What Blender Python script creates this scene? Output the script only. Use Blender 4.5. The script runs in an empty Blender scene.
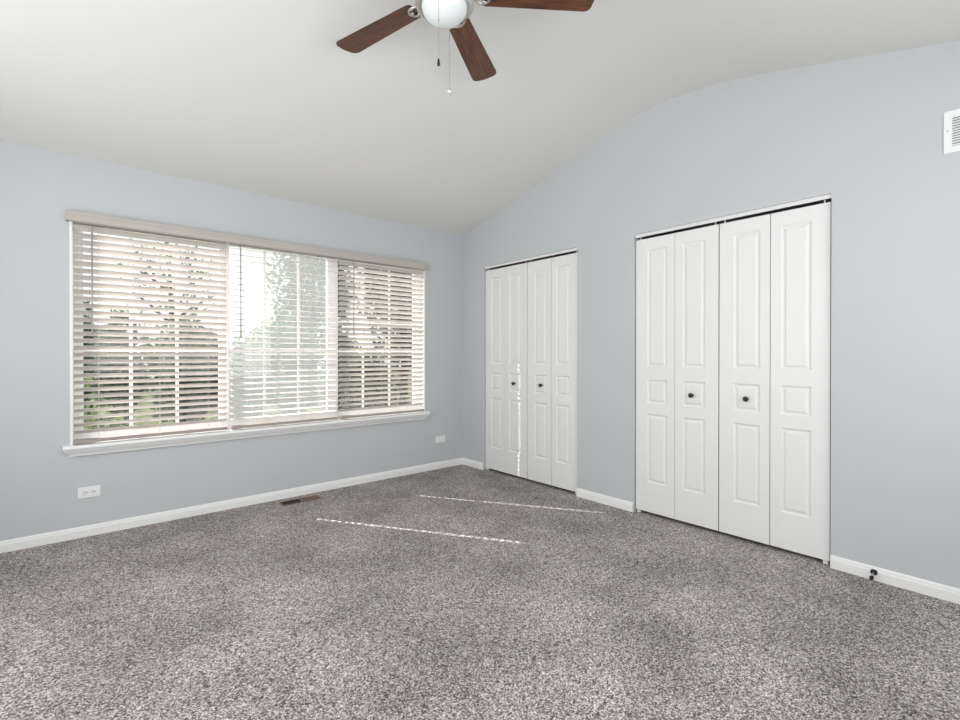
import bpy, bmesh, math, random
from mathutils import Vector, Matrix, noise
S = bpy.context.scene
C = S.collection
PI = math.pi

# ------------------------------------------------------------------ camera
cam_d = bpy.data.cameras.new('camera')
cam = bpy.data.objects.new('camera', cam_d)
C.objects.link(cam)
cam_d.sensor_fit = 'HORIZONTAL'
cam_d.sensor_width = 36.0
cam_d.lens = 36.0 * 475.19 / 960.0
cam_d.shift_y = -4.0 / 960.0
cam_d.clip_start = 0.02
cam.location = (-3.142, -3.941, 1.164)
cam.rotation_euler = (math.radians(90 - 0.225), 0, math.radians(-40.658))
S.camera = cam

# ------------------------------------------------------------------ sky, sun, area lights, exposure
w = bpy.data.worlds.new('world')
S.world = w
w.use_nodes = True
nt = w.node_tree
nt.nodes.clear()
wo = nt.nodes.new('ShaderNodeOutputWorld')
bg = nt.nodes.new('ShaderNodeBackground')
sky = nt.nodes.new('ShaderNodeTexSky')
sky.sky_type = 'HOSEK_WILKIE'
sky.turbidity = 6.0
sky.sun_direction = (-0.41, 0.64, 0.644)
mixs = nt.nodes.new('ShaderNodeMix')
mixs.data_type = 'RGBA'
mixs.inputs[0].default_value = 0.75
mixs.inputs[7].default_value = (1.0, 1.0, 1.0, 1)
nt.links.new(sky.outputs[0], mixs.inputs[6])
nt.links.new(mixs.outputs[2], bg.inputs[0])
bg.inputs[1].default_value = 1.3
nt.links.new(bg.outputs[0], wo.inputs[0])

sun_d = bpy.data.lights.new('sun', 'SUN')
sun_d.energy = 12.5
sun_d.angle = math.radians(0.5)
sun_d.color = (1.0, 0.975, 0.94)
sun = bpy.data.objects.new('sun', sun_d)
C.objects.link(sun)
SUN_DIR = Vector((0.54, -0.842, -0.842))          # travel direction
sun.rotation_euler = SUN_DIR.to_track_quat('-Z', 'Y').to_euler()
sun.location = (-6, 9, 9)

def area(name, loc, target, sx, sy, energy, color=(1, 1, 1)):
    d = bpy.data.lights.new(name, 'AREA')
    d.shape = 'RECTANGLE'
    d.size = sx
    d.size_y = sy
    d.energy = energy
    d.color = color
    o = bpy.data.objects.new(name, d)
    C.objects.link(o)
    o.location = loc
    o.rotation_euler = (Vector(target) - Vector(loc)).to_track_quat('-Z', 'Y').to_euler()
    return o

area('light_left_fill', (-4.22, -2.4, 1.45), (0.0, -2.4, 1.60), 3.0, 1.5, 54, (1.0, 1.0, 0.99))  # added fill along the left wall; no window is built there
area('light_back_fill', (-1.7, -4.56, 1.45), (-1.7, 0.0, 1.75), 2.4, 1.3, 27, (1.0, 1.0, 0.99))  # added fill in front of the back wall, which has no window
area('light_up_fill', (-2.6, -3.6, 1.9), (-2.4, -2.4, 2.9), 1.4, 1.0, 5, (1.0, 1.0, 0.99))  # weak added fill aimed up at the ridge, not a known lamp

S.view_settings.view_transform = 'Standard'
S.view_settings.look = 'None'
S.view_settings.exposure = 0.20
S.view_settings.gamma = 1.0
S.view_settings.use_curve_mapping = False
S.cycles.use_denoising = True
S.cycles.max_bounces = 12
S.cycles.diffuse_bounces = 6
S.cycles.transparent_max_bounces = 24
S.cycles.sample_clamp_indirect = 4.0

# ------------------------------------------------------------------ materials
def mat(name, color, rough=0.5, metal=0.0, spec=0.5):
    m = bpy.data.materials.new(name)
    m.use_nodes = True
    b = m.node_tree.nodes['Principled BSDF']
    b.inputs['Base Color'].default_value = (*color, 1)
    b.inputs['Roughness'].default_value = rough
    b.inputs['Metallic'].default_value = metal
    b.inputs['Specular IOR Level'].default_value = spec
    return m

def N(m, t):
    return m.node_tree.nodes.new(t)

def link(m, a, b):
    m.node_tree.links.new(a, b)

def bsdf(m):
    return m.node_tree.nodes['Principled BSDF']

def add_bump(m, scale, strength, dist=0.002, detail=2):
    tc = N(m, 'ShaderNodeTexCoord')
    n = N(m, 'ShaderNodeTexNoise')
    n.inputs['Scale'].default_value = scale
    n.inputs['Detail'].default_value = detail
    b = N(m, 'ShaderNodeBump')
    b.inputs['Strength'].default_value = strength
    b.inputs['Distance'].default_value = dist
    link(m, tc.outputs['Object'], n.inputs['Vector'])
    link(m, n.outputs['Fac'], b.inputs['Height'])
    link(m, b.outputs['Normal'], bsdf(m).inputs['Normal'])

M = {}
M['wall'] = mat('blue_grey_wall_paint', (0.548, 0.569, 0.592), 0.75, spec=0.25)
add_bump(M['wall'], 180, 0.06, 0.001)
M['ceiling'] = mat('ceiling_paint', (0.735, 0.738, 0.72), 0.9, spec=0.15)
add_bump(M['ceiling'], 120, 0.05, 0.001)
M['trim'] = mat('white_semi_gloss_trim', (0.86, 0.865, 0.865), 0.35)
M['door'] = mat('white_door_paint', (0.80, 0.805, 0.805), 0.4, spec=0.35)
add_bump(M['door'], 90, 0.04, 0.001)
M['vinyl'] = mat('white_window_vinyl', (0.86, 0.86, 0.85), 0.35)
M['slat'] = mat('cream_blind_slat', (0.66, 0.62, 0.59), 0.45, spec=0.3)
M['valance'] = mat('beige_blind_valance', (0.50, 0.47, 0.435), 0.5, spec=0.3)
M['rail'] = mat('taupe_blind_rail', (0.36, 0.32, 0.295), 0.5, spec=0.3)
M['cord'] = mat('blind_cord', (0.62, 0.6, 0.57), 0.8)
M['wand'] = mat('tilt_wand_plastic', (0.42, 0.40, 0.38), 0.4)
M['nickel'] = mat('brushed_nickel', (0.66, 0.63, 0.60), 0.28, metal=1.0)
M['black'] = mat('black_knob_metal', (0.012, 0.012, 0.013), 0.3)
M['rubber'] = mat('black_rubber', (0.01, 0.01, 0.01), 0.6)
M['dark'] = mat('dark_slot', (0.01, 0.01, 0.01), 0.8)
M['plate'] = mat('white_wall_plate', (0.82, 0.83, 0.84), 0.35)
M['vent'] = mat('white_vent_enamel', (0.85, 0.86, 0.87), 0.4)
M['duct'] = mat('duct_shadow', (0.12, 0.12, 0.12), 0.8)
M['register'] = mat('brown_register_metal', (0.16, 0.105, 0.08), 0.45)
M['register_dark'] = mat('dark_brown_register_opening', (0.035, 0.022, 0.018), 0.6)
M['track'] = mat('white_track_metal', (0.8, 0.8, 0.8), 0.4)
M['crystal'] = mat('crystal_bead', (0.75, 0.77, 0.78), 0.08, metal=0.6)
M['trunk'] = mat('bark', (0.09, 0.065, 0.045), 0.9)

# carpet: heathered grey loops, pile shade coloured in as dark speckles, softer brushed patches
def carpet():
    m = mat('heather_pile_shade_carpet', (0.25, 0.235, 0.225), 0.98, spec=0.05)
    tc = N(m, 'ShaderNodeTexCoord')
    v = N(m, 'ShaderNodeTexVoronoi')
    v.inputs['Scale'].default_value = 290
    n1 = N(m, 'ShaderNodeTexNoise')
    n1.inputs['Scale'].default_value = 380
    n1.inputs['Detail'].default_value = 3
    n1.inputs['Roughness'].default_value = 0.75
    n2 = N(m, 'ShaderNodeTexNoise')
    n2.inputs['Scale'].default_value = 2.2
    n2.inputs['Detail'].default_value = 4
    v2 = N(m, 'ShaderNodeTexVoronoi')
    v2.inputs['Scale'].default_value = 150
    for x in (v, v2, n1, n2):
        link(m, tc.outputs['Object'], x.inputs['Vector'])
    sep2 = N(m, 'ShaderNodeSeparateColor')
    link(m, v2.outputs['Color'], sep2.inputs[0])
    sep = N(m, 'ShaderNodeSeparateColor')
    link(m, v.outputs['Color'], sep.inputs[0])
    mx = N(m, 'ShaderNodeMix')          # float mix of cell colour and fine noise
    mx.inputs[0].default_value = 0.35
    mc = N(m, 'ShaderNodeMix')
    mc.inputs[0].default_value = 0.36
    link(m, sep.outputs[0], mc.inputs[2])
    link(m, sep2.outputs[0], mc.inputs[3])
    link(m, mc.outputs[0], mx.inputs[2])
    link(m, n1.outputs['Fac'], mx.inputs[3])
    cr = N(m, 'ShaderNodeValToRGB')
    e = cr.color_ramp.elements
    e[0].position = 0.28
    e[0].color = (0.06, 0.053, 0.05, 1)
    e[1].position = 0.74
    e[1].color = (0.87, 0.82, 0.785, 1)
    k = e.new(0.5)
    k.color = (0.315, 0.286, 0.270, 1)
    link(m, mx.outputs[0], cr.inputs[0])
    mr = N(m, 'ShaderNodeMapRange')
    mr.inputs['From Min'].default_value = 0.3
    mr.inputs['From Max'].default_value = 0.7
    mr.inputs['To Min'].default_value = 0.76
    mr.inputs['To Max'].default_value = 1.22
    link(m, n2.outputs['Fac'], mr.inputs['Value'])
    mul = N(m, 'ShaderNodeVectorMath')
    mul.operation = 'SCALE'
    link(m, cr.outputs[0], mul.inputs[0])
    link(m, mr.outputs[0], mul.inputs['Scale'])
    link(m, mul.outputs[0], bsdf(m).inputs['Base Color'])
    b = N(m, 'ShaderNodeBump')
    b.inputs['Strength'].default_value = 0.7
    b.inputs['Distance'].default_value = 0.006
    link(m, mx.outputs[0], b.inputs['Height'])
    link(m, b.outputs['Normal'], bsdf(m).inputs['Normal'])
    return m
M['carpet'] = carpet()

def wood():
    m = mat('dark_walnut_fan_blade', (0.1, 0.04, 0.02), 0.38, spec=0.4)
    tc = N(m, 'ShaderNodeTexCoord')
    mp = N(m, 'ShaderNodeMapping')
    mp.inputs['Scale'].default_value = (2.0, 22.0, 2.0)
    n = N(m, 'ShaderNodeTexNoise')
    n.inputs['Scale'].default_value = 3.0
    n.inputs['Detail'].default_value = 5
    cr = N(m, 'ShaderNodeValToRGB')
    e = cr.color_ramp.elements
    e[0].position = 0.3
    e[0].color = (0.045, 0.017, 0.009, 1)
    e[1].position = 0.72
    e[1].color = (0.16, 0.058, 0.028, 1)
    link(m, tc.outputs['Object'], mp.inputs['Vector'])
    link(m, mp.outputs[0], n.inputs['Vector'])
    link(m, n.outputs['Fac'], cr.inputs[0])
    link(m, cr.outputs[0], bsdf(m).inputs['Base Color'])
    return m
M['wood'] = wood()
M['blade_edge'] = mat('dark_blade_edge', (0.025, 0.012, 0.008), 0.45)

def frosted():
    m = mat('frosted_white_glass', (0.74, 0.79, 0.80), 0.25, spec=0.5)
    b = bsdf(m)
    return m
M['frosted'] = frosted()

def glass():
    m = bpy.data.materials.new('window_glass')
    m.use_nodes = True
    t = m.node_tree
    t.nodes.clear()
    o = t.nodes.new('ShaderNodeOutputMaterial')
    tr = t.nodes.new('ShaderNodeBsdfTransparent')
    tr.inputs[0].default_value = (0.95, 0.97, 0.96, 1)
    gl = t.nodes.new('ShaderNodeBsdfGlossy')
    gl.inputs['Roughness'].default_value = 0.02
    lw = t.nodes.new('ShaderNodeLayerWeight')
    pw = t.nodes.new('ShaderNodeMath')
    pw.operation = 'POWER'
    pw.inputs[1].default_value = 5.0
    lw.inputs['Blend'].default_value = 0.5
    fr = t.nodes.new('ShaderNodeMath')
    fr.operation = 'MULTIPLY_ADD'
    fr.inputs[1].default_value = 0.9
    fr.inputs[2].default_value = 0.04
    t.links.new(lw.outputs['Facing'], pw.inputs[0])
    t.links.new(pw.outputs[0], fr.inputs[0])
    mx = t.nodes.new('ShaderNodeMixShader')
    t.links.new(fr.outputs[0], mx.inputs[0])
    t.links.new(tr.outputs[0], mx.inputs[1])
    t.links.new(gl.outputs[0], mx.inputs[2])
    t.links.new(mx.outputs[0], o.inputs[0])
    return m
M['glass'] = glass()

def haze_mat():  # translucent veil that pales the view through the middle window
    m = bpy.data.materials.new('haze_veil')
    m.use_nodes = True
    t = m.node_tree
    t.nodes.clear()
    o = t.nodes.new('ShaderNodeOutputMaterial')
    tr = t.nodes.new('ShaderNodeBsdfTransparent')
    df = t.nodes.new('ShaderNodeBsdfTranslucent')
    df.inputs[0].default_value = (0.55, 0.55, 0.54, 1)
    mx = t.nodes.new('ShaderNodeMixShader')
    mx.inputs[0].default_value = 0.30
    t.links.new(tr.outputs[0], mx.inputs[1])
    t.links.new(df.outputs[0], mx.inputs[2])
    t.links.new(mx.outputs[0], o.inputs[0])
    return m
M['haze'] = haze_mat()

def leaf_mat(name, c0, c1):
    m = mat(name, c0, 0.6, spec=0.3)
    oi = N(m, 'ShaderNodeTexCoord')
    n = N(m, 'ShaderNodeTexNoise')
    n.inputs['Scale'].default_value = 5.0
    n.inputs['Detail'].default_value = 3
    cr = N(m, 'ShaderNodeValToRGB')
    cr.color_ramp.elements[0].position = 0.35
    cr.color_ramp.elements[0].color = (*c0, 1)
    cr.color_ramp.elements[1].position = 0.65
    cr.color_ramp.elements[1].color = (*c1, 1)
    link(m, oi.outputs['Object'], n.inputs['Vector'])
    link(m, n.outputs['Fac'], cr.inputs[0])
    link(m, cr.outputs[0], bsdf(m).inputs['Base Color'])
    t = m.node_tree
    tl = N(m, 'ShaderNodeBsdfTranslucent')
    link(m, cr.outputs[0], tl.inputs[0])
    mx = N(m, 'ShaderNodeMixShader')
    mx.inputs[0].default_value = 0.3
    out = t.nodes['Material Output']
    link(m, bsdf(m).outputs[0], mx.inputs[1])
    link(m, tl.outputs[0], mx.inputs[2])
    link(m, mx.outputs[0], out.inputs[0])
    return m
M['leaf'] = leaf_mat('green_leaf', (0.05, 0.09, 0.05), (0.17, 0.24, 0.14))
M['leaf_light'] = leaf_mat('yellow_green_leaf', (0.12, 0.165, 0.07), (0.25, 0.30, 0.14))
M['leaf_dark'] = leaf_mat('dark_green_leaf', (0.04, 0.052, 0.036), (0.15, 0.17, 0.115))

def lawn_mat():
    m = mat('lawn_grass', (0.1, 0.17, 0.05), 0.95, spec=0.1)
    tc = N(m, 'ShaderNodeTexCoord')
    n = N(m, 'ShaderNodeTexNoise')
    n.inputs['Scale'].default_value = 14
    n.inputs['Detail'].default_value = 6
    cr = N(m, 'ShaderNodeValToRGB')
    cr.color_ramp.elements[0].position = 0.35
    cr.color_ramp.elements[0].color = (0.045, 0.06, 0.025, 1)
    cr.color_ramp.elements[1].position = 0.7
    cr.color_ramp.elements[1].color = (0.11, 0.13, 0.06, 1)
    link(m, tc.outputs['Object'], n.inputs['Vector'])
    link(m, n.outputs['Fac'], cr.inputs[0])
    link(m, cr.outputs[0], bsdf(m).inputs['Base Color'])
    return m
M['lawn'] = lawn_mat()

# ------------------------------------------------------------------ helpers
def root_loc(p):
    v = Vector((0, 0, 0))
    while p is not None:
        v += p.location
        p = p.parent
    return v

def obj(name, bm, m, parent=None, smooth=False, loc=None):
    """one mesh object from a bmesh in world coordinates"""
    me = bpy.data.meshes.new(name)
    o = bpy.data.objects.new(name, me)
    C.objects.link(o)
    off = Vector((0, 0, 0))
    if parent is not None:
        o.parent = parent
        off = root_loc(parent)
    elif loc is not None:
        o.location = loc
        off = Vector(loc)
    bmesh.ops.translate(bm, verts=bm.verts, vec=-off)
    bmesh.ops.recalc_face_normals(bm, faces=bm.faces)
    bm.to_mesh(me)
    bm.free()
    if smooth:
        for p in me.polygons:
            p.use_smooth = True
    me.materials.append(m)
    return o

def tag(o, label, cat, group=None, kind=None):
    o['label'] = label
    o['category'] = cat
    if group:
        o['group'] = group
    if kind:
        o['kind'] = kind
    return o

def thing(name, loc, label, cat, group=None, kind=None):
    o = bpy.data.objects.new(name, None)
    o.empty_display_size = 0.05
    C.objects.link(o)
    o.location = loc
    return tag(o, label, cat, group, kind)

def bx(bm, x0, x1, y0, y1, z0, z1, bevel=0.0):
    g = bmesh.ops.create_cube(bm, size=1.0)
    vs = g['verts']
    for v in vs:
        v.co = Vector(((x0 + x1) / 2 + v.co.x * (x1 - x0), (y0 + y1) / 2 + v.co.y * (y1 - y0), (z0 + z1) / 2 + v.co.z * (z1 - z0)))
    if bevel > 0:
        es = list({e for v in vs for e in v.link_edges})
        bmesh.ops.bevel(bm, geom=es, offset=bevel, segments=2, affect='EDGES', profile=0.5)
    return bm

def box(x0, x1, y0, y1, z0, z1, bevel=0.0):
    return bx(bmesh.new(), x0, x1, y0, y1, z0, z1, bevel)

def prism(bm, pts, axis, a0, a1):
    """closed polygon pts extruded along axis ('x': pts are (y,z); 'y': pts are (x,z); 'z': pts are (x,y))"""
    def P(p, a):
        return {'x': (a, p[0], p[1]), 'y': (p[0], a, p[1]), 'z': (p[0], p[1], a)}[axis]
    A = [bm.verts.new(P(p, a0)) for p in pts]
    B = [bm.verts.new(P(p, a1)) for p in pts]
    bm.faces.new(A)
    bm.faces.new(list(reversed(B)))
    n = len(pts)
    for i in range(n):
        bm.faces.new((A[i], A[(i + 1) % n], B[(i + 1) % n], B[i]))
    return bm

def lathe(bm, prof, cx, cy, cz=0.0, seg=40, axis='z'):
    rings = []
    for r, z in prof:
        ring = []
        for i in range(seg):
            a = 2 * PI * i / seg
            if axis == 'z':
                co = (cx + r * math.cos(a), cy + r * math.sin(a), cz + z)
            elif axis == 'x':
                co = (cx + z, cy + r * math.cos(a), cz + r * math.sin(a))
            else:
                co = (cx + r * math.cos(a), cy + z, cz + r * math.sin(a))
            ring.append(bm.verts.new(co))
        rings.append(ring)
    for a, b in zip(rings, rings[1:]):
        for i in range(seg):
            bm.faces.new((a[i], a[(i + 1) % seg], b[(i + 1) % seg], b[i]))
    for ring in (rings[0], rings[-1]):
        try:
            bm.faces.new(ring)
        except ValueError:
            pass
    return bm

def tube(bm, pts, r, seg=8):
    pts = [Vector(p) for p in pts]
    rings = []
    for i, p in enumerate(pts):
        d = (pts[min(i + 1, len(pts) - 1)] - pts[max(i - 1, 0)]).normalized()
        u = d.cross(Vector((0, 0, 1)))
        if u.length < 1e-3:
            u = d.cross(Vector((1, 0, 0)))
        u.normalize()
        v = d.cross(u)
        rr = r[i] if isinstance(r, (list, tuple)) else r
        rings.append([bm.verts.new(p + rr * (math.cos(2 * PI * k / seg) * u + math.sin(2 * PI * k / seg) * v)) for k in range(seg)])
    for a, b in zip(rings, rings[1:]):
        for i in range(seg):
            bm.faces.new((a[i], a[(i + 1) % seg], b[(i + 1) % seg], b[i]))
    bm.faces.new(rings[0])
    bm.faces.new(list(reversed(rings[-1])))
    return bm

def shade_auto(o, angle=35):
    me = o.data
    for p in me.polygons:
        p.use_smooth = True
    bm = bmesh.new()
    bm.from_mesh(me)
    for e in bm.edges:
        if len(e.link_faces) == 2 and e.calc_face_angle(0) > math.radians(angle):
            e.smooth = False
    bm.to_mesh(me)
    bm.free()
    return o

# ------------------------------------------------------------------ room shell
X0, Y0 = -4.3, -4.62               # left and back walls (behind the camera)
# ceiling profile z(s), s = distance from the window wall
def bez(a, b, c, t):
    return ((1 - t) ** 2 * a[0] + 2 * t * (1 - t) * b[0] + t * t * c[0], (1 - t) ** 2 * a[1] + 2 * t * (1 - t) * b[1] + t * t * c[1])
PROF = [(0.0, 2.414)] + [bez((1.75, 2.855), (2.30, 2.993), (2.85, 2.85), i / 24) for i in range(25)] + [(4.62, 2.392)]
def ceil_z(s):
    for (a, za), (b, zb) in zip(PROF, PROF[1:]):
        if a <= s <= b:
            return za + (zb - za) * (s - a) / (b - a)
    return PROF[-1][1] if s > 0 else 2.414 + 0.252 * s

o = obj('floor', box(X0 - 0.1, 0.85, Y0 - 0.1, 0.10, -0.12, 0.0), M['carpet'])
tag(o, 'grey heathered carpet with pile shade coloured in, covering the whole bedroom floor', 'carpet', kind='structure')

bm = bmesh.new()
ext = [(-0.13, 2.414 - 0.13 * 0.252)] + PROF + [(4.75, 2.36)]
bot = [bm.verts.new((x, -s, z)) for x in (X0 - 0.1, 0.12) for s, z in ext]
n = len(ext)
top = [bm.verts.new((x, -s, z + 0.12)) for x in (X0 - 0.1, 0.12) for s, z in ext]
for i in range(n - 1):
    bm.faces.new((bot[i], bot[i + 1], bot[n + i + 1], bot[n + i]))
    bm.faces.new((top[i], top[i + 1], top[n + i + 1], top[n + i]))
    for k in (0, n):
        bm.faces.new((bot[k + i], bot[k + i + 1], top[k + i + 1], top[k + i]))
for i in (0, n - 1):
    bm.faces.new((bot[i], bot[n + i], top[n + i], top[i]))
o = obj('ceiling', bm, M['ceiling'])
shade_auto(o, 20)
tag(o, 'white vaulted ceiling rising to a rounded ridge', 'ceiling', kind='structure')

WX0, WX1, WZ0, WZ1 = -3.152, -0.478, 0.590, 2.050   # window opening
bm = bmesh.new()
zt = 2.395
bx(bm, X0 - 0.1, WX0, 0, 0.13, -0.1, zt)
bx(bm, WX1, 0.12, 0, 0.13, -0.1, zt)
bx(bm, WX0, WX1, 0, 0.13, -0.1, WZ0 - 0.03)
bx(bm, WX0, WX1, 0, 0.13, WZ1, zt)
prism(bm, [(0, zt), (0, 2.4150), (0.06, 2.400), (0.13, zt)], 'x', X0 - 0.1, 0.12)
o = obj('wall_front', bm, M['wall'])
tag(o, 'pale blue-grey wall holding the wide window', 'wall', kind='structure')

# closet wall with two openings
C1 = (0.338, 1.507)
C2 = (2.022, 3.222)
HEAD = 2.042
bm = bmesh.new()
brk = sorted(set([-0.0, C1[0], C1[1], C2[0], C2[1]] + [s for s, z in PROF] + [4.62]))
for a, b in zip(brk, brk[1:]):
    mid = (a + b) / 2
    inside = any(c[0] < mid < c[1] for c in (C1, C2))
    zb = HEAD if inside else -0.1
    prism(bm, [(-a, zb), (-b, zb), (-b, ceil_z(b) + 0.03), (-a, ceil_z(a) + 0.03)], 'x', 0.0, 0.115)
o = obj('wall_right', bm, M['wall'])
tag(o, 'pale blue-grey gable wall with two closet openings', 'wall', kind='structure')

bm = bmesh.new()
for a, b in zip(brk, brk[1:]):
    prism(bm, [(-a, -0.1), (-b, -0.1), (-b, ceil_z(b) + 0.03), (-a, ceil_z(a) + 0.03)], 'x', X0 - 0.1, X0)
o = obj('wall_left', bm, M['wall'])
tag(o, 'pale blue-grey wall left of the camera', 'wall', kind='structure')
o = obj('wall_back', box(X0 - 0.1, 0.12, Y0 - 0.1, Y0, -0.1, 2.44), M['wall'])
tag(o, 'pale blue-grey wall behind the camera', 'wall', kind='structure')

# dark closet interiors behind the doors
bm = bmesh.new()
for c in (C1, C2):
    a, b = -c[0] + 0.12, -c[1] - 0.12
    bx(bm, 0.75, 0.78, b, a, -0.05, 2.35)
    bx(bm, 0.112, 0.78, a, a + 0.03, -0.05, 2.35)
    bx(bm, 0.112, 0.78, b - 0.03, b, -0.05, 2.35)
    bx(bm, 0.112, 0.78, b, a, 2.32, 2.35)
o = obj('wall_closet', bm, M['wall'])
tag(o, 'closet interior walls hidden behind the bifold doors', 'wall', kind='structure')

# baseboards with an eased, stepped top
def base_prof(t=0.014, h=0.076):
    return [(0, -0.005), (t, -0.005), (t, h - 0.022), (t - 0.003, h - 0.018), (t - 0.004, h - 0.008), (t - 0.008, h), (0, h)]
BH = 0.068
def baseboard_x(name, xa, xb, label):
    bm = bmesh.new()
    prism(bm, [(-d, z) for d, z in base_prof(h=BH)], 'x', xa, xb)
    tag(obj(name, bm, M['trim']), label, 'baseboard', kind='structure')
def baseboard_y(name, runs, label):
    bm = bmesh.new()
    for sa, sb in runs:
        prism(bm, [(-d, z) for d, z in base_prof(h=BH)], 'y', -sa, -sb)
    tag(obj(name, bm, M['trim']), label, 'baseboard', kind='structure')
baseboard_x('baseboard_front', X0, 0.0, 'white baseboard under the wide window')
baseboard_y('baseboard_right', [(0.014, C1[0] - 0.002)], 'short white baseboard between the room corner and the far closet')
baseboard_y('baseboard_center', [(C1[1] + 0.002, C2[0] - 0.002)], 'white baseboard between the two closets')
baseboard_y('baseboard_near', [(C2[1] + 0.002, 4.62)], 'white baseboard right of the near closet, carrying the doorstop')

# ------------------------------------------------------------------ windows
YF0, YF1 = 0.088, 0.128            # window frame depth
# jamb liner boards of the opening
bm = bmesh.new()
bx(bm, WX0, WX0 + 0.014, -0.003, 0.13, WZ0, WZ1)
bx(bm, WX1 - 0.014, WX1, -0.003, 0.13, WZ0, WZ1)
bx(bm, WX0 + 0.014, WX1 - 0.014, 0.0, 0.13, WZ1 - 0.014, WZ1)
o = obj('trim_1', bm, M['trim'])
tag(o, 'thin white jamb lining around the wide window opening', 'window jamb', kind='structure')

# sill with nose and cove moulding below
bm = bmesh.new()
sx0, sx1 = -3.186, -0.455
prism(bm, [(0.13, 0.565), (0.0, 0.565), (-0.052, 0.565), (-0.060, 0.571), (-0.062, 0.578), (-0.060, 0.586), (-0.052, 0.592), (0.13, 0.592)], 'x', WX0 + 0.001, WX1 - 0.001)
prism(bm, [(0.0, 0.565), (-0.052, 0.565), (-0.060, 0.571), (-0.062, 0.578), (-0.060, 0.586), (-0.052, 0.592), (0.0, 0.592)], 'x', sx0, WX0 + 0.001)
prism(bm, [(0.0, 0.565), (-0.052, 0.565), (-0.060, 0.571), (-0.062, 0.578), (-0.060, 0.586), (-0.052, 0.592), (0.0, 0.592)], 'x', WX1 - 0.001, sx1)
def apron_ring(z, d):
    return [(sx0 + 0.002 + (0.052 - d), 0.0, z), (sx0 + 0.002 + (0.052 - d), -d, z), (sx1 - 0.002 - (0.052 - d), -d, z), (sx1 - 0.002 - (0.052 - d), 0.0, z)]
rs = [[bm.verts.new(p) for p in apron_ring(z, d)] for z, d in ((0.566, 0.050), (0.556, 0.046), (0.545, 0.036), (0.535, 0.028), (0.530, 0.024), (0.522, 0.022))]
for a, b in zip(rs, rs[1:]):
    for i in range(3):
        bm.faces.new((a[i], a[i + 1], b[i + 1], b[i]))
bm.faces.new(rs[-1])
o = obj('trim_2', bm, M['trim'])
tag(o, 'white moulded sill running under the wide window', 'window sill', kind='structure')

FZ0, FZ1 = 0.594, WZ1 - 0.014
def window(idx, x0, x1, gx0, gx1, gz0, gz1, vx, hz, label, haze=False):
    t = thing('window_%d' % idx, ((x0 + x1) / 2, YF0, FZ0), label, 'window', kind='structure')
    bm = bmesh.new()
    f = 0.03
    bx(bm, x0, x0 + f, YF0, YF1, FZ0, FZ1)
    bx(bm, x1 - f, x1, YF0, YF1, FZ0, FZ1)
    bx(bm, x0 + f, x1 - f, YF0, YF1, FZ0, FZ0 + f)
    bx(bm, x0 + f, x1 - f, YF0, YF1, FZ1 - f, FZ1)
    obj('window_frame', bm, M['vinyl'], t)
    bm = bmesh.new()
    ya, yb = 0.093, 0.122
    bx(bm, x0 + f, gx0, ya, yb, FZ0 + f, FZ1 - f)
    bx(bm, gx1, x1 - f, ya, yb, FZ0 + f, FZ1 - f)
    bx(bm, gx0, gx1, ya, yb, FZ0 + f, gz0)
    bx(bm, gx0, gx1, ya, yb, gz1, FZ1 - f)
    obj('sash', bm, M['vinyl'], t)
    g = obj('pane', box(gx0 - 0.004, gx1 + 0.004, 0.106, 0.109, gz0 - 0.004, gz1 + 0.004), M['glass'], t)
    bm = bmesh.new()
    for x in vx:
        bx(bm, x - 0.010, x + 0.010, 0.100, 0.105, gz0, gz1)
    zs = [gz0] + list(hz) + [gz1]
    xs = [gx0] + [v for x in vx for v in (x - 0.010, x + 0.010)] + [gx1]
    for z in hz:
        for k in range(0, len(xs), 2):
            bx(bm, xs[k], xs[k + 1], 0.100, 0.105, z - 0.010, z + 0.010)
    obj('muntin_grid', bm, M['vinyl'], t)
    if haze:  # sheet added only to haze the view behind the middle blind
        bm = bmesh.new()
        vs = [bm.verts.new(p) for p in ((gx0, 0.120, gz0), (gx1, 0.120, gz0), (gx1, 0.120, gz1), (gx0, 0.120, gz1))]
        bm.faces.new(vs)
        s = obj('haze_sheet', bm, M['haze'], t)
        s['label'] = 'translucent sheet added outside the pane to haze the view'
    return t
HZ = [0.93, 1.19]
window(1, WX0 + 0.014, -2.256, -3.085, -2.292, 0.655, 2.000, [-2.834, -2.564], HZ, 'left window behind the left blind, green garden outside')
window(2, -2.256, -1.396, -2.222, -1.442, 0.655, 2.000, [-1.962, -1.690], HZ, 'middle window behind the middle blind, hazy pale view outside', True)
window(3, -1.396, WX1 - 0.014, -1.345, -0.550, 0.655, 2.000, [-1.098, -0.822], HZ + [1.45], 'right window behind the right blind, dark foliage outside')

# ------------------------------------------------------------------ blinds
def slat_section(w, sag, th):
    n = 6
    up = [(-w / 2 + w * i / n, sag * (1 - (2 * i / n - 1) ** 2) + th / 2) for i in range(n + 1)]
    dn = [(y, z - th) for y, z in reversed(up)]
    return up + dn

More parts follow.
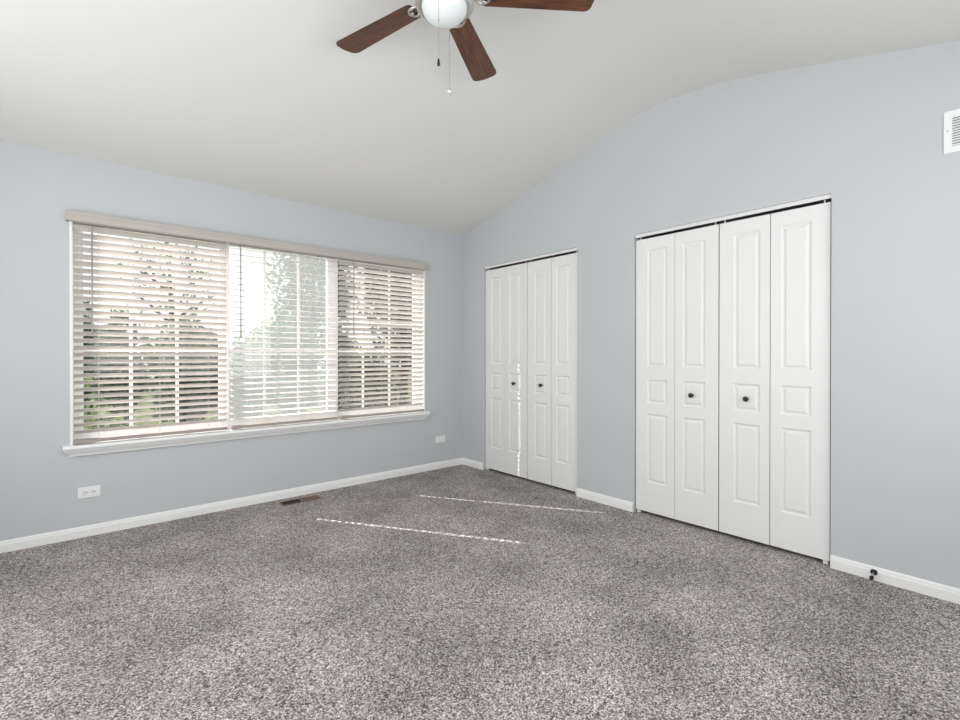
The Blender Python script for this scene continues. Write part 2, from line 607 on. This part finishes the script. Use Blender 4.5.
def blind(x0, x1, tilt, cords, wand_x, wand_z, label, jitter):
    rnd = random.Random(jitter)
    yc = 0.000
    t = thing('window_blind', ((x0 + x1) / 2, yc, 0.60), label, 'blind', 'slatted blinds across the wide window')
    obj('headrail', box(x0, x1, -0.028, 0.026, 1.992, 2.019), M['valance'], t)
    bm = bmesh.new()
    pitch = 0.0445
    z = 1.962
    sec = slat_section(0.050, 0.0022, 0.0030)
    zlow = 0.640
    while z > zlow:
        th = math.radians(tilt + rnd.uniform(-0.8, 0.8))
        c, s = math.cos(th), math.sin(th)
        dz = rnd.uniform(-0.001, 0.001)
        pts = [(yc + y * c - q * s, z + y * s + q * c + dz) for y, q in sec]
        prism(bm, pts, 'x', x0 + 0.001, x1 - 0.001)
        z -= pitch
    o = obj('slats', bm, M['slat'], t)
    shade_auto(o, 40)
    br = obj('bottom_rail', box(x0, x1, yc - 0.026, yc + 0.024, 0.600, 0.622, 0.003), M['rail'], t)
    br['label'] = 'beige bottom rail resting near the sill'
    for cx in cords:
        bm = bmesh.new()
        tube(bm, [(cx, yc - 0.0265, 0.612), (cx, yc - 0.0265, 1.98)], 0.0009, 5)
        tube(bm, [(cx, yc + 0.0265, 0.612), (cx, yc + 0.0265, 1.98)], 0.0009, 5)
        obj('ladder_cord', bm, M['cord'], t)
    bm = bmesh.new()
    yw = -0.037
    tube(bm, [(wand_x, -0.020, 1.984), (wand_x, yw + 0.003, 1.978), (wand_x, yw, 1.966), (wand_x, yw, wand_z + 0.05), (wand_x, yw, wand_z)], [0.003, 0.003, 0.0052, 0.0052, 0.0062], 8)
    wd = obj('tilt_wand', bm, M['wand'], t, smooth=True)
    wd['label'] = 'thin grey tilt wand hanging at the left'
    return t
blind(-3.134, -2.262, -29, [-3.01, -2.68, -2.38], -3.043, 1.287, 'left cream slatted blind with slats tilted half closed', 1)
blind(-2.238, -1.406, 9, [-2.08, -1.975, -1.70], -2.172, 1.290, 'middle cream slatted blind with slats almost flat and open', 2)
blind(-1.378, -0.503, -29, [-1.30, -0.95, -0.66], -1.255, 1.330, 'right cream slatted blind with dark foliage showing between slats', 3)

bm = bmesh.new()
vp = [(-0.001, 1.993), (-0.040, 1.993), (-0.046, 1.999), (-0.046, 2.020), (-0.050, 2.030), (-0.056, 2.040), (-0.058, 2.050), (-0.056, 2.054), (-0.001, 2.054)]
vp = [(-0.040, 1.995), (-0.046, 1.998), (-0.047, 2.020), (-0.051, 2.032), (-0.057, 2.044), (-0.058, 2.052), (-0.055, 2.056), (-0.040, 2.056)]
VX0, VX1 = -3.170, -0.486
prism(bm, vp, 'x', VX0, VX1)
bx(bm, VX0, VX0 + 0.010, -0.041, -0.001, 1.995, 2.056)
bx(bm, VX1 - 0.010, VX1, -0.041, -0.001, 1.995, 2.056)
o = obj('blind_valance', bm, M['valance'])
tag(o, 'long beige moulded valance across the top of all three blinds', 'valance')

# ------------------------------------------------------------------ bifold closet doors
DZ0, DZ1 = 0.022, 2.001
PZ = [(0.235, 0.732), (0.808, 0.980), (1.072, 1.918)]
def leaf_bm(ya, yb, xf, pa, pb, th=0.032):
    """door leaf facing -x; ya > yb; panel recess from pa to pb (both between ya and yb)"""
    bm = bmesh.new()
    ys = [ya, pa, pb, yb]
    zs = [DZ0] + [v for p in PZ for v in p] + [DZ1]
    grid = {}
    def V(y, z, d=0.0):
        k = (round(y, 5), round(z, 5), round(d, 5))
        if k not in grid:
            grid[k] = bm.verts.new((xf + d, y, z))
        return grid[k]
    pr = [(0.0, 0.0), (0.004, 0.0035), (0.009, 0.0070), (0.014, 0.0078), (0.018, 0.0070), (0.027, 0.0022), (0.031, 0.0015)]
    for i in range(3):
        for j in range(len(zs) - 1):
            y0, y1, z0, z1 = ys[i], ys[i + 1], zs[j], zs[j + 1]
            if i == 1 and j % 2 == 1:
                prev = None
                for off, d in pr:
                    ring = [V(y0 - off, z0 + off, d), V(y1 + off, z0 + off, d), V(y1 + off, z1 - off, d), V(y0 - off, z1 - off, d)]
                    if prev:
                        for k in range(4):
                            bm.faces.new((prev[k], prev[(k + 1) % 4], ring[(k + 1) % 4], ring[k]))
                    prev = ring
                bm.faces.new(prev)
            else:
                bm.faces.new((V(y0, z0), V(y1, z0), V(y1, z1), V(y0, z1)))
    # edges and back
    def side(a, b):
        bm.faces.new((a, b, bm.verts.new((xf + th, b.co.y, b.co.z)), bm.verts.new((xf + th, a.co.y, a.co.z))))
    for j in range(len(zs) - 1):
        side(V(ya, zs[j]), V(ya, zs[j + 1]))
        side(V(yb, zs[j]), V(yb, zs[j + 1]))
    for i in range(3):
        side(V(ys[i], DZ0), V(ys[i + 1], DZ0))
        side(V(ys[i], DZ1), V(ys[i + 1], DZ1))
    q = [bm.verts.new((xf + th, y, z)) for y, z in ((ya, DZ0), (yb, DZ0), (yb, DZ1), (ya, DZ1))]
    bm.faces.new(q)
    bmesh.ops.remove_doubles(bm, verts=bm.verts, dist=1e-5)
    bmesh.ops.recalc_face_normals(bm, faces=bm.faces)
    return bm

def knob_bm(y, z, xf):
    bm = bmesh.new()
    prof = [(0.0005, 0.0), (0.009, 0.0), (0.0095, -0.003), (0.006, -0.006), (0.0055, -0.014), (0.010, -0.018), (0.0155, -0.023), (0.0165, -0.028), (0.013, -0.033), (0.006, -0.0355), (0.0005, -0.036)]
    lathe(bm, prof, xf, y, z, 24, 'x')
    return bm

XF = 0.022
def closet(c, idx, knobs, lab):
    s0, s1 = c
    g = 0.006
    span = (s1 - s0 - g - 0.009)
    W = span / 4
    e = [-(s0 + g + W * k) for k in range(5)]
    wide, nar = 0.088, 0.055
    for d in range(2):
        a = e[2 * d]
        m_ = e[2 * d + 1]
        b = e[2 * d + 2]
        t = thing('door_%d' % (idx + d), (XF + 0.016, (a + b) / 2, 0.0), lab[d], 'closet door', kind='structure')
        ca = 0.0035 if d == 1 else 0.0
        cb = 0.0035 if d == 0 else 0.0
        hg = 0.0012 if d == 0 else 0.0022
        l1 = obj('door_leaf', leaf_bm(a - ca, m_ + hg, XF, a - wide, m_ + nar), M['door'], t)
        l2 = obj('door_leaf', leaf_bm(m_ - hg, b + cb, XF, m_ - nar, b + wide), M['door'], t)
        holder = l2 if d == 0 else l1
        k = obj('knob', knob_bm(-knobs[d], 0.888, XF + 0.002), M['black'], holder, smooth=True)
        k['label'] = 'small round black knob'
        bm = bmesh.new()
        for s in ((a - 0.03, b + 0.03) if True else ()):
            lathe(bm, [(0.0045, 0.0), (0.0045, 0.037)], XF + 0.016, s, DZ1 - 0.002, 10)
        p = obj('pivot_pin', bm, M['track'], t)
        bm = bmesh.new()
        y = a - 0.02 if d == 0 else b + 0.02
        bx(bm, XF + 0.006, XF + 0.026, y - 0.012, y + 0.012, 0.0, DZ0 + 0.001)
        obj('floor_pivot', bm, M['track'], t)
closet(C1, 1, (0.759, 1.098), ('left bifold door of the far closet beside the room corner', 'right bifold door of the far closet'))
closet(C2, 3, (2.448, 2.789), ('left bifold door of the large near closet', 'right bifold door of the large near closet'))
for i, (c, lab) in enumerate(((C1, 'white head track above the far closet doors'), (C2, 'white head track above the near closet doors'))):
    bm = bmesh.new()
    ya, yb = -c[0] - 0.003, -c[1] + 0.003
    prism(bm, [(0.012, 2.0185), (0.012, 2.0415), (0.056, 2.0415), (0.056, 2.0385), (0.015, 2.0385), (0.015, 2.0185)], 'y', ya, yb)
    tag(obj('trim_%d' % (3 + i), bm, M['track']), lab, 'door track', kind='structure')
# ------------------------------------------------------------------ ceiling fan
HX, HY = -1.932, -2.300
ZB = 2.699
fan = thing('ceiling_fan', (HX, HY, ceil_z(2.3)), 'brushed nickel ceiling fan with five dark wood blades and white glass bowl light', 'ceiling fan')
bm = bmesh.new()
lathe(bm, [(0.001, 2.935), (0.082, 2.935), (0.086, 2.90), (0.080, 2.870), (0.066, 2.850), (0.066, 2.835), (0.10, 2.83), (0.126, 2.815), (0.132, 2.79), (0.130, 2.75), (0.116, 2.728), (0.09, 2.718), (0.001, 2.718)], HX, HY, 0, 48)
obj('motor_housing', bm, M['nickel'], fan, smooth=False)
shade_auto(bpy.data.objects[fan.children[-1].name], 40)
bm = bmesh.new()
lathe(bm, [(0.001, 2.720), (0.078, 2.720), (0.080, 2.694), (0.092, 2.686), (0.112, 2.682), (0.123, 2.676), (0.126, 2.662), (0.123, 2.648), (0.112, 2.640), (0.101, 2.642), (0.098, 2.656), (0.001, 2.656)], HX, HY, 0, 48)
o = obj('light_kit', bm, M['nickel'], fan)
shade_auto(o, 40)
bm = bmesh.new()
prof = [(0.099, 2.650)]
for i in range(1, 13):
    a = i / 12 * PI / 2
    prof.append((max(0.0008, 0.099 * math.cos(a)), 2.650 - 0.074 * math.sin(a)))
lathe(bm, prof, HX, HY, 0, 48)
o = obj('glass_bowl', bm, M['frosted'], fan, smooth=True)
o['label'] = 'white frosted glass bowl'
BL0, BL1 = 0.160, 0.646
def blade_outline():
    pts = []
    w0, w1, r = 0.052, 0.069, 0.030
    # root end, rounded corners
    for k in range(5):
        a = PI + k / 4 * (PI / 2)
        pts.append((BL0 + 0.02 + 0.02 * math.cos(a), -w0 + 0.02 + 0.02 * math.sin(a)))
    for k in range(7):
        a = -PI / 2 + k / 6 * (PI / 2)
        pts.append((BL1 - r - 0.004 + r * math.cos(a), -w1 + r + r * math.sin(a)))
    pts.append((BL1, -0.014)); pts.append((BL1 + 0.001, 0)); pts.append((BL1, 0.014))
    for k in range(7):
        a = k / 6 * (PI / 2)
        pts.append((BL1 - r - 0.004 + r * math.cos(a), w1 - r + r * math.sin(a)))
    for k in range(5):
        a = PI / 2 + k / 4 * (PI / 2)
        pts.append((BL0 + 0.02 + 0.02 * math.cos(a), w0 - 0.02 + 0.02 * math.sin(a)))
    return pts
PITCH = math.radians(-9)
for k in range(5):
    ang = math.radians(32.84 + 72 * k)
    Mt = Matrix.Translation((HX, HY, ZB)) @ Matrix.Rotation(ang, 4, 'Z') @ Matrix.Rotation(PITCH, 4, 'X')
    # the blade keeps its own axes so that the grain runs along it
    bm = bmesh.new()
    prism(bm, blade_outline(), 'z', -0.003, 0.003)
    bmesh.ops.recalc_face_normals(bm, faces=bm.faces)
    me = bpy.data.meshes.new('blade')
    bm.to_mesh(me)
    bm.free()
    me.materials.append(M['wood'])
    me.materials.append(M['blade_edge'])
    for p in me.polygons:
        if abs(p.normal.z) < 0.5:
            p.material_index = 1
    b = bpy.data.objects.new('blade', me)
    C.objects.link(b)
    b.parent = fan
    b.matrix_local = Matrix.Translation(-fan.location) @ Mt
    # blade iron: arm from the motor and an open loop under the blade root
    bm = bmesh.new()
    tube(bm, [(0.085, 0, 0.024), (0.115, 0, 0.016), (0.124, 0, -0.002), (0.132, 0, -0.008)], [0.013, 0.011, 0.009, 0.007], 10)
    loop = [(0.128 + 0.034 * (1 - math.cos(a)), 0.034 * math.sin(a), -0.0075) for a in [i * PI / 8 for i in range(17)]]
    tube(bm, loop, 0.0055, 8)
    for px, py in ((0.168, 0.026), (0.168, -0.026), (0.184, 0.0)):
        lathe(bm, [(0.0005, -0.0125), (0.006, -0.0115), (0.008, -0.008), (0.008, -0.003)], px, py, 0, 12)
    bmesh.ops.transform(bm, matrix=Mt, verts=bm.verts)
    o = obj('blade_iron', bm, M['nickel'], fan, smooth=True)
# pull chains
def chain(x, y, ztop, zbot, link_z):
    bm = bmesh.new()
    tube(bm, [(x + (HX - x) * 0.12, y + (HY - y) * 0.12, ztop), (x, y, ztop - 0.012), (x, y, zbot)], 0.0012, 6)
    z = ztop - 0.02
    while z > zbot:
        lathe(bm, [(0.0003, 0.0014), (0.0017, 0.0006), (0.0017, -0.0006), (0.0003, -0.0014)], x, y, z, 6)
        z -= 0.0065
    o = obj('pull_chain', bm, M['nickel'], fan)
    bm = bmesh.new()
    lathe(bm, [(0.0006, 0.007), (0.0026, 0.005), (0.003, 0.0), (0.0026, -0.006), (0.0006, -0.008)], x, y, link_z, 10)
    obj('connector', bm, M['nickel'], o, smooth=True)
    return o
c1 = chain(-2.035, -2.400, 2.690, 2.335, 2.486)
bm = bmesh.new()
lathe(bm, [(0.0006, 0.016), (0.003, 0.013), (0.0048, 0.004), (0.0062, -0.006), (0.0055, -0.013), (0.0006, -0.016)], -2.035, -2.400, 2.322, 14)
f = obj('fob', bm, M['black'], c1, smooth=True)
f['label'] = 'dark pull chain fob'
c2 = chain(-1.842, -2.215, 2.690, 2.365, 2.520)
bm = bmesh.new()
lathe(bm, [(0.0006, 0.013), (0.006, 0.0115), (0.011, 0.006), (0.013, 0.0), (0.011, -0.006), (0.006, -0.0115), (0.0006, -0.013)], -1.842, -2.215, 2.352, 20)
f = obj('fob', bm, M['crystal'], c2, smooth=True)
f['label'] = 'round crystal pull chain fob'

# ------------------------------------------------------------------ wall vent
VY0, VY1, VZ0, VZ1 = -3.662, -4.03, 2.111, 2.307
t = thing('wall_vent', (0, (VY0 + VY1) / 2, VZ0), 'white louvered return air vent high on the closet wall', 'vent')
bm = bmesh.new()
bw = 0.028
bx(bm, -0.007, 0.0, VY0 - bw, VY0, VZ0, VZ1)
bx(bm, -0.007, 0.0, VY1, VY1 + bw, VZ0, VZ1)
bx(bm, -0.007, 0.0, VY1 + bw, VY0 - bw, VZ0, VZ0 + bw)
bx(bm, -0.007, 0.0, VY1 + bw, VY0 - bw, VZ1 - bw, VZ1)
obj('vent_frame', bm, M['vent'], t)
o = obj('backing', box(-0.0012, 0.0, VY1 + bw, VY0 - bw, VZ0 + bw, VZ1 - bw), M['duct'], t)
z = VZ0 + bw + 0.006
while z < VZ1 - bw:
    bm = bmesh.new()
    prism(bm, [(-0.0015, z + 0.006), (-0.0070, z - 0.003), (-0.0070, z - 0.0045), (-0.0015, z + 0.0045)], 'y', VY0 - bw, VY1 + bw)
    obj('louver', bm, M['vent'], t)
    z += 0.0118
for yy in (VY0 - 0.012, VY1 + 0.012):
    bm = bmesh.new()
    lathe(bm, [(0.0005, -0.0092), (0.003, -0.009), (0.0042, -0.007)], 0, yy, (VZ0 + VZ1) / 2 + 0.006, 12, 'x')
    obj('screw', bm, M['nickel'], t)

# ------------------------------------------------------------------ outlets on the window wall
t = thing('wall_outlet', (-3.060, 0, 0.281), 'white horizontal duplex outlet plate low under the left end of the window', 'outlet')
obj('cover_plate', box(-3.117, -3.003, -0.006, 0, 0.246, 0.316, 0.002), M['plate'], t)
for cx in (-3.080, -3.040):
    bm = bmesh.new()
    lathe(bm, [(0.0005, -0.0085), (0.0150, -0.0085), (0.0158, -0.006)], cx, 0, 0.281, 24, 'y')
    r_ = obj('receptacle', bm, M['plate'], t)
    for sx, sz, ww, hh in ((-0.003, 0.0065, 0.009, 0.0030), (-0.003, -0.0065, 0.008, 0.0030), (0.009, 0.0, 0.006, 0.006)):
        obj('slot', box(cx + sx - ww / 2, cx + sx + ww / 2, -0.0088, -0.0083, 0.281 + sz - hh / 2, 0.281 + sz + hh / 2), M['dark'], r_)
bm = bmesh.new()
lathe(bm, [(0.0005, -0.0075), (0.003, -0.007), (0.0035, -0.006)], -3.060, 0, 0.281, 12, 'y')
obj('screw', bm, M['nickel'], t)

t = thing('wall_jack_plate', (-0.294, 0, 0.296), 'small white wall plate near the room corner, right of the window', 'wall plate')
obj('cover_plate', box(-0.355, -0.234, -0.006, 0, 0.262, 0.330, 0.002), M['plate'], t)
for cx in (-0.320, -0.268):
    obj('jack', box(cx - 0.014, cx + 0.014, -0.0078, -0.0055, 0.283, 0.309, 0.0008), M['vent'], t)

# ------------------------------------------------------------------ floor register
a = math.atan2(-0.06, 0.30)
rx, ry = -1.765, -0.150
t = thing('floor_register', (rx, ry, 0.0), 'brown metal floor register in the carpet below the window', 'floor vent')
RL, RW = 0.150, 0.052
bm = bmesh.new()
e = 0.008
bx(bm, rx - RL, rx + RL, ry - RW, ry - RW + e, 0.0, 0.005)
bx(bm, rx - RL, rx + RL, ry + RW - e, ry + RW, 0.0, 0.005)
bx(bm, rx - RL, rx - RL + e, ry - RW + e, ry + RW - e, 0.0, 0.005)
bx(bm, rx + RL - e, rx + RL, ry - RW + e, ry + RW - e, 0.0, 0.005)
bx(bm, rx - 0.006, rx + 0.006, ry - RW + e, ry + RW - e, 0.0, 0.006)
obj('register_frame', bm, M['register'], t)
obj('register_opening', box(rx - RL + e, rx + RL - e, ry - RW + e, ry + RW - e, 0.0, 0.0012), M['register_dark'], t)
for side, y_tilt in ((0, 0.0), (1, 1.0)):
    xa = rx - RL + e if side == 0 else rx + 0.006
    xb = rx - 0.006 if side == 0 else rx + RL - e
    bm = bmesh.new()
    for k in range(9):
        yy = ry - RW + e + 0.006 + k * 0.0095
        if side == 0:
            bx(bm, xa, xb, yy - 0.0010, yy + 0.0010, 0.001, 0.0040)
        else:
            prism(bm, [(yy - 0.0045, 0.0012), (yy + 0.0040, 0.0044), (yy + 0.0046, 0.0036), (yy - 0.0040, 0.0010)], 'x', xa, xb)
    obj('louver_bank', bm, M['register_dark'] if side == 0 else M['register'], t)

# ------------------------------------------------------------------ doorstop on the baseboard
DY, DZ_ = -3.410, 0.038
t = thing('door_stop', (-0.012, DY, DZ_), 'small black door stop screwed to the white baseboard right of the near closet', 'door stop')
bm = bmesh.new()
lathe(bm, [(0.0005, -0.012), (0.015, -0.012), (0.015, -0.017), (0.010, -0.023), (0.006, -0.026)], 0, DY, DZ_ + 0.004, 20, 'x')
obj('base', bm, M['rubber'], t, smooth=False)
bm = bmesh.new()
tube(bm, [(-0.025, DY, DZ_ + 0.004), (-0.045, DY, DZ_), (-0.062, DY, DZ_ - 0.006)], 0.0042, 10)
obj('stem', bm, M['nickel'], t, smooth=True)
bm = bmesh.new()
tube(bm, [(-0.058, DY, DZ_ - 0.005), (-0.064, DY, DZ_ - 0.007), (-0.074, DY, DZ_ - 0.010)], [0.007, 0.0095, 0.0085], 14)
obj('tip', bm, M['rubber'], t, smooth=True)

# ------------------------------------------------------------------ garden outside
GZ = -0.45
bm = bmesh.new()
g = 24
vs = [[bm.verts.new((-22 + 60 * i / g, 0.16 + 46 * j / g, GZ + 0.05 * noise.noise((i * 0.7, j * 0.7, 0)))) for j in range(g + 1)] for i in range(g + 1)]
for i in range(g):
    for j in range(g):
        bm.faces.new((vs[i][j], vs[i + 1][j], vs[i + 1][j + 1], vs[i][j + 1]))
o = obj('lawn', bm, M['lawn'], smooth=True)
tag(o, 'green lawn outside the window', 'lawn', kind='structure')

def leaves(bm, n, rnd, shape, size):
    for _ in range(n):
        c = Vector(shape(rnd))
        d = Vector((rnd.gauss(0, 1), rnd.gauss(0, 1), rnd.gauss(0, 1))).normalized()
        u = d.cross(Vector((rnd.gauss(0, 1), rnd.gauss(0, 1), rnd.gauss(0, 1)))).normalized()
        s = size * rnd.uniform(0.6, 1.35)
        a = c - d * s
        b = c + u * s * 0.45 + d * 0.1 * s
        e_ = c + d * s
        f_ = c - u * s * 0.45 + d * 0.1 * s
        bm.faces.new([bm.verts.new(q) for q in (a, b, e_, f_)])

def ell(cx, cy, cz, rx_, ry_, rz_):
    def f(r):
        while True:
            p = Vector((r.uniform(-1, 1), r.uniform(-1, 1), r.uniform(-1, 1)))
            if 0.35 < p.length < 1:
                k = 0.8 + 0.35 * noise.noise(p * 2.3 + Vector((cx, cy, cz)))
                return (cx + p.x * rx_ * k, cy + p.y * ry_ * k, cz + p.z * rz_ * k)
    return f

def tree(x, y, h, cr, n, size, m, label, seed, low=0.35, name='garden_tree'):
    rnd = random.Random(seed)
    t = thing(name, (x, y, GZ), label, 'tree', 'trees in the garden outside')
    bm = bmesh.new()
    zt_ = GZ + h * 0.72
    tube(bm, [(x, y, GZ - 0.05), (x + 0.05, y, GZ + h * 0.3), (x - 0.04, y + 0.05, zt_)], [0.05 * h * 0.5, 0.035 * h * 0.5, 0.012 * h * 0.5], 9)
    for k in range(7):
        a = rnd.uniform(0, 2 * PI)
        z0 = GZ + h * rnd.uniform(low, 0.6)
        L = cr * rnd.uniform(0.5, 0.85)
        tube(bm, [(x, y, z0), (x + L * 0.5 * math.cos(a), y + L * 0.5 * math.sin(a), z0 + L * 0.4), (x + L * math.cos(a), y + L * math.sin(a), z0 + L * 0.7)], [0.016 * h * 0.5, 0.01 * h * 0.5, 0.004 * h * 0.5], 6)
    obj('trunk', bm, M['trunk'], t, smooth=True)
    bm = bmesh.new()
    zc_ = GZ + h * (1 + low) / 2
    leaves(bm, n, rnd, ell(x, y, zc_, cr, cr, h * (1 - low) / 2), size)
    obj('foliage', bm, m, t)
    return t

def shrub(x, y, rx_, ry_, h, n, size, m, label, seed, group=None):
    rnd = random.Random(seed)
    t = thing('garden_shrub', (x, y, GZ), label, 'shrub', group)
    bm = bmesh.new()
    for k in range(5):
        a = rnd.uniform(0, 2 * PI)
        tube(bm, [(x, y, GZ - 0.03), (x + rx_ * 0.3 * math.cos(a), y + ry_ * 0.3 * math.sin(a), GZ + h * 0.4), (x + rx_ * 0.5 * math.cos(a), y + ry_ * 0.5 * math.sin(a), GZ + h * 0.75)], [0.03, 0.02, 0.008], 6)
    obj('stems', bm, M['trunk'], t)
    bm = bmesh.new()
    leaves(bm, n, rnd, ell(x, y, GZ + h * 0.5, rx_, ry_, h * 0.52), size)
    obj('foliage', bm, m, t)
    return t

HG = 'hedge shrubs across the garden'
for k, (x, lab) in enumerate(((-3.55, 'leftmost hedge shrub, at the left edge of the left window'), (-2.55, 'hedge shrub seen left of the centre of the left window'), (-1.55, 'hedge shrub seen at the right of the left window'), (-0.55, 'hedge shrub seen at the left edge of the middle window'), (0.45, 'hedge shrub seen left of the centre of the middle window'), (1.45, 'hedge shrub seen at the right edge of the middle window'))):
    shrub(x, 6.3, 0.47, 0.5, 2.35 + 0.25 * ((k * 5) % 3 - 1), 3400, 0.06, M['leaf'], lab, 10 + k, HG)
for k, (x, lab) in enumerate(((-3.3, 'taller shrub behind the left end of the hedge'), (-1.2, 'taller shrub behind the hedge where the left and middle windows meet'), (0.9, 'taller shrub behind the right end of the hedge'))):
    shrub(x, 8.3, 0.98, 0.9, 2.9 - 0.3 * (k == 1), 5500, 0.08, M['leaf'], lab, 20 + k, 'taller shrubs behind the hedge')
shrub(-3.05, 1.2, 0.30, 0.30, 1.45, 900, 0.035, M['leaf_light'], 'yellow-green shrub close outside the lower left corner of the left window', 31)
shrub(-2.0, 2.2, 0.6, 0.4, 0.95, 1500, 0.045, M['leaf_dark'], 'low dark shrub close outside the left window', 32)
shrub(-2.78, 2.6, 0.28, 0.35, 0.9, 900, 0.04, M['leaf_dark'], 'small dark shrub close outside the left window, left of the middle', 34)
shrub(0.35, 3.0, 0.75, 0.7, 1.9, 3600, 0.05, M['leaf_dark'], 'dense dark shrub outside the lower right window', 33)
tree(-1.0, 12.0, 5.6, 1.5, 380, 0.075, M['leaf'], 'sparse tree seen faintly through the top of the left window', 51)
tree(2.3, 10.0, 6.0, 1.35, 4200, 0.10, M['leaf'], 'tall tree seen at the right of the middle window', 52, 0.2)
tree(2.7, 5.6, 6.2, 1.15, 7500, 0.075, M['leaf_dark'], 'tall dark tree filling the right window', 53, 0.1)
tree(5.4, 6.6, 6.0, 1.3, 4500, 0.09, M['leaf_dark'], 'dark tree at the right edge of the right window', 54, 0.1)
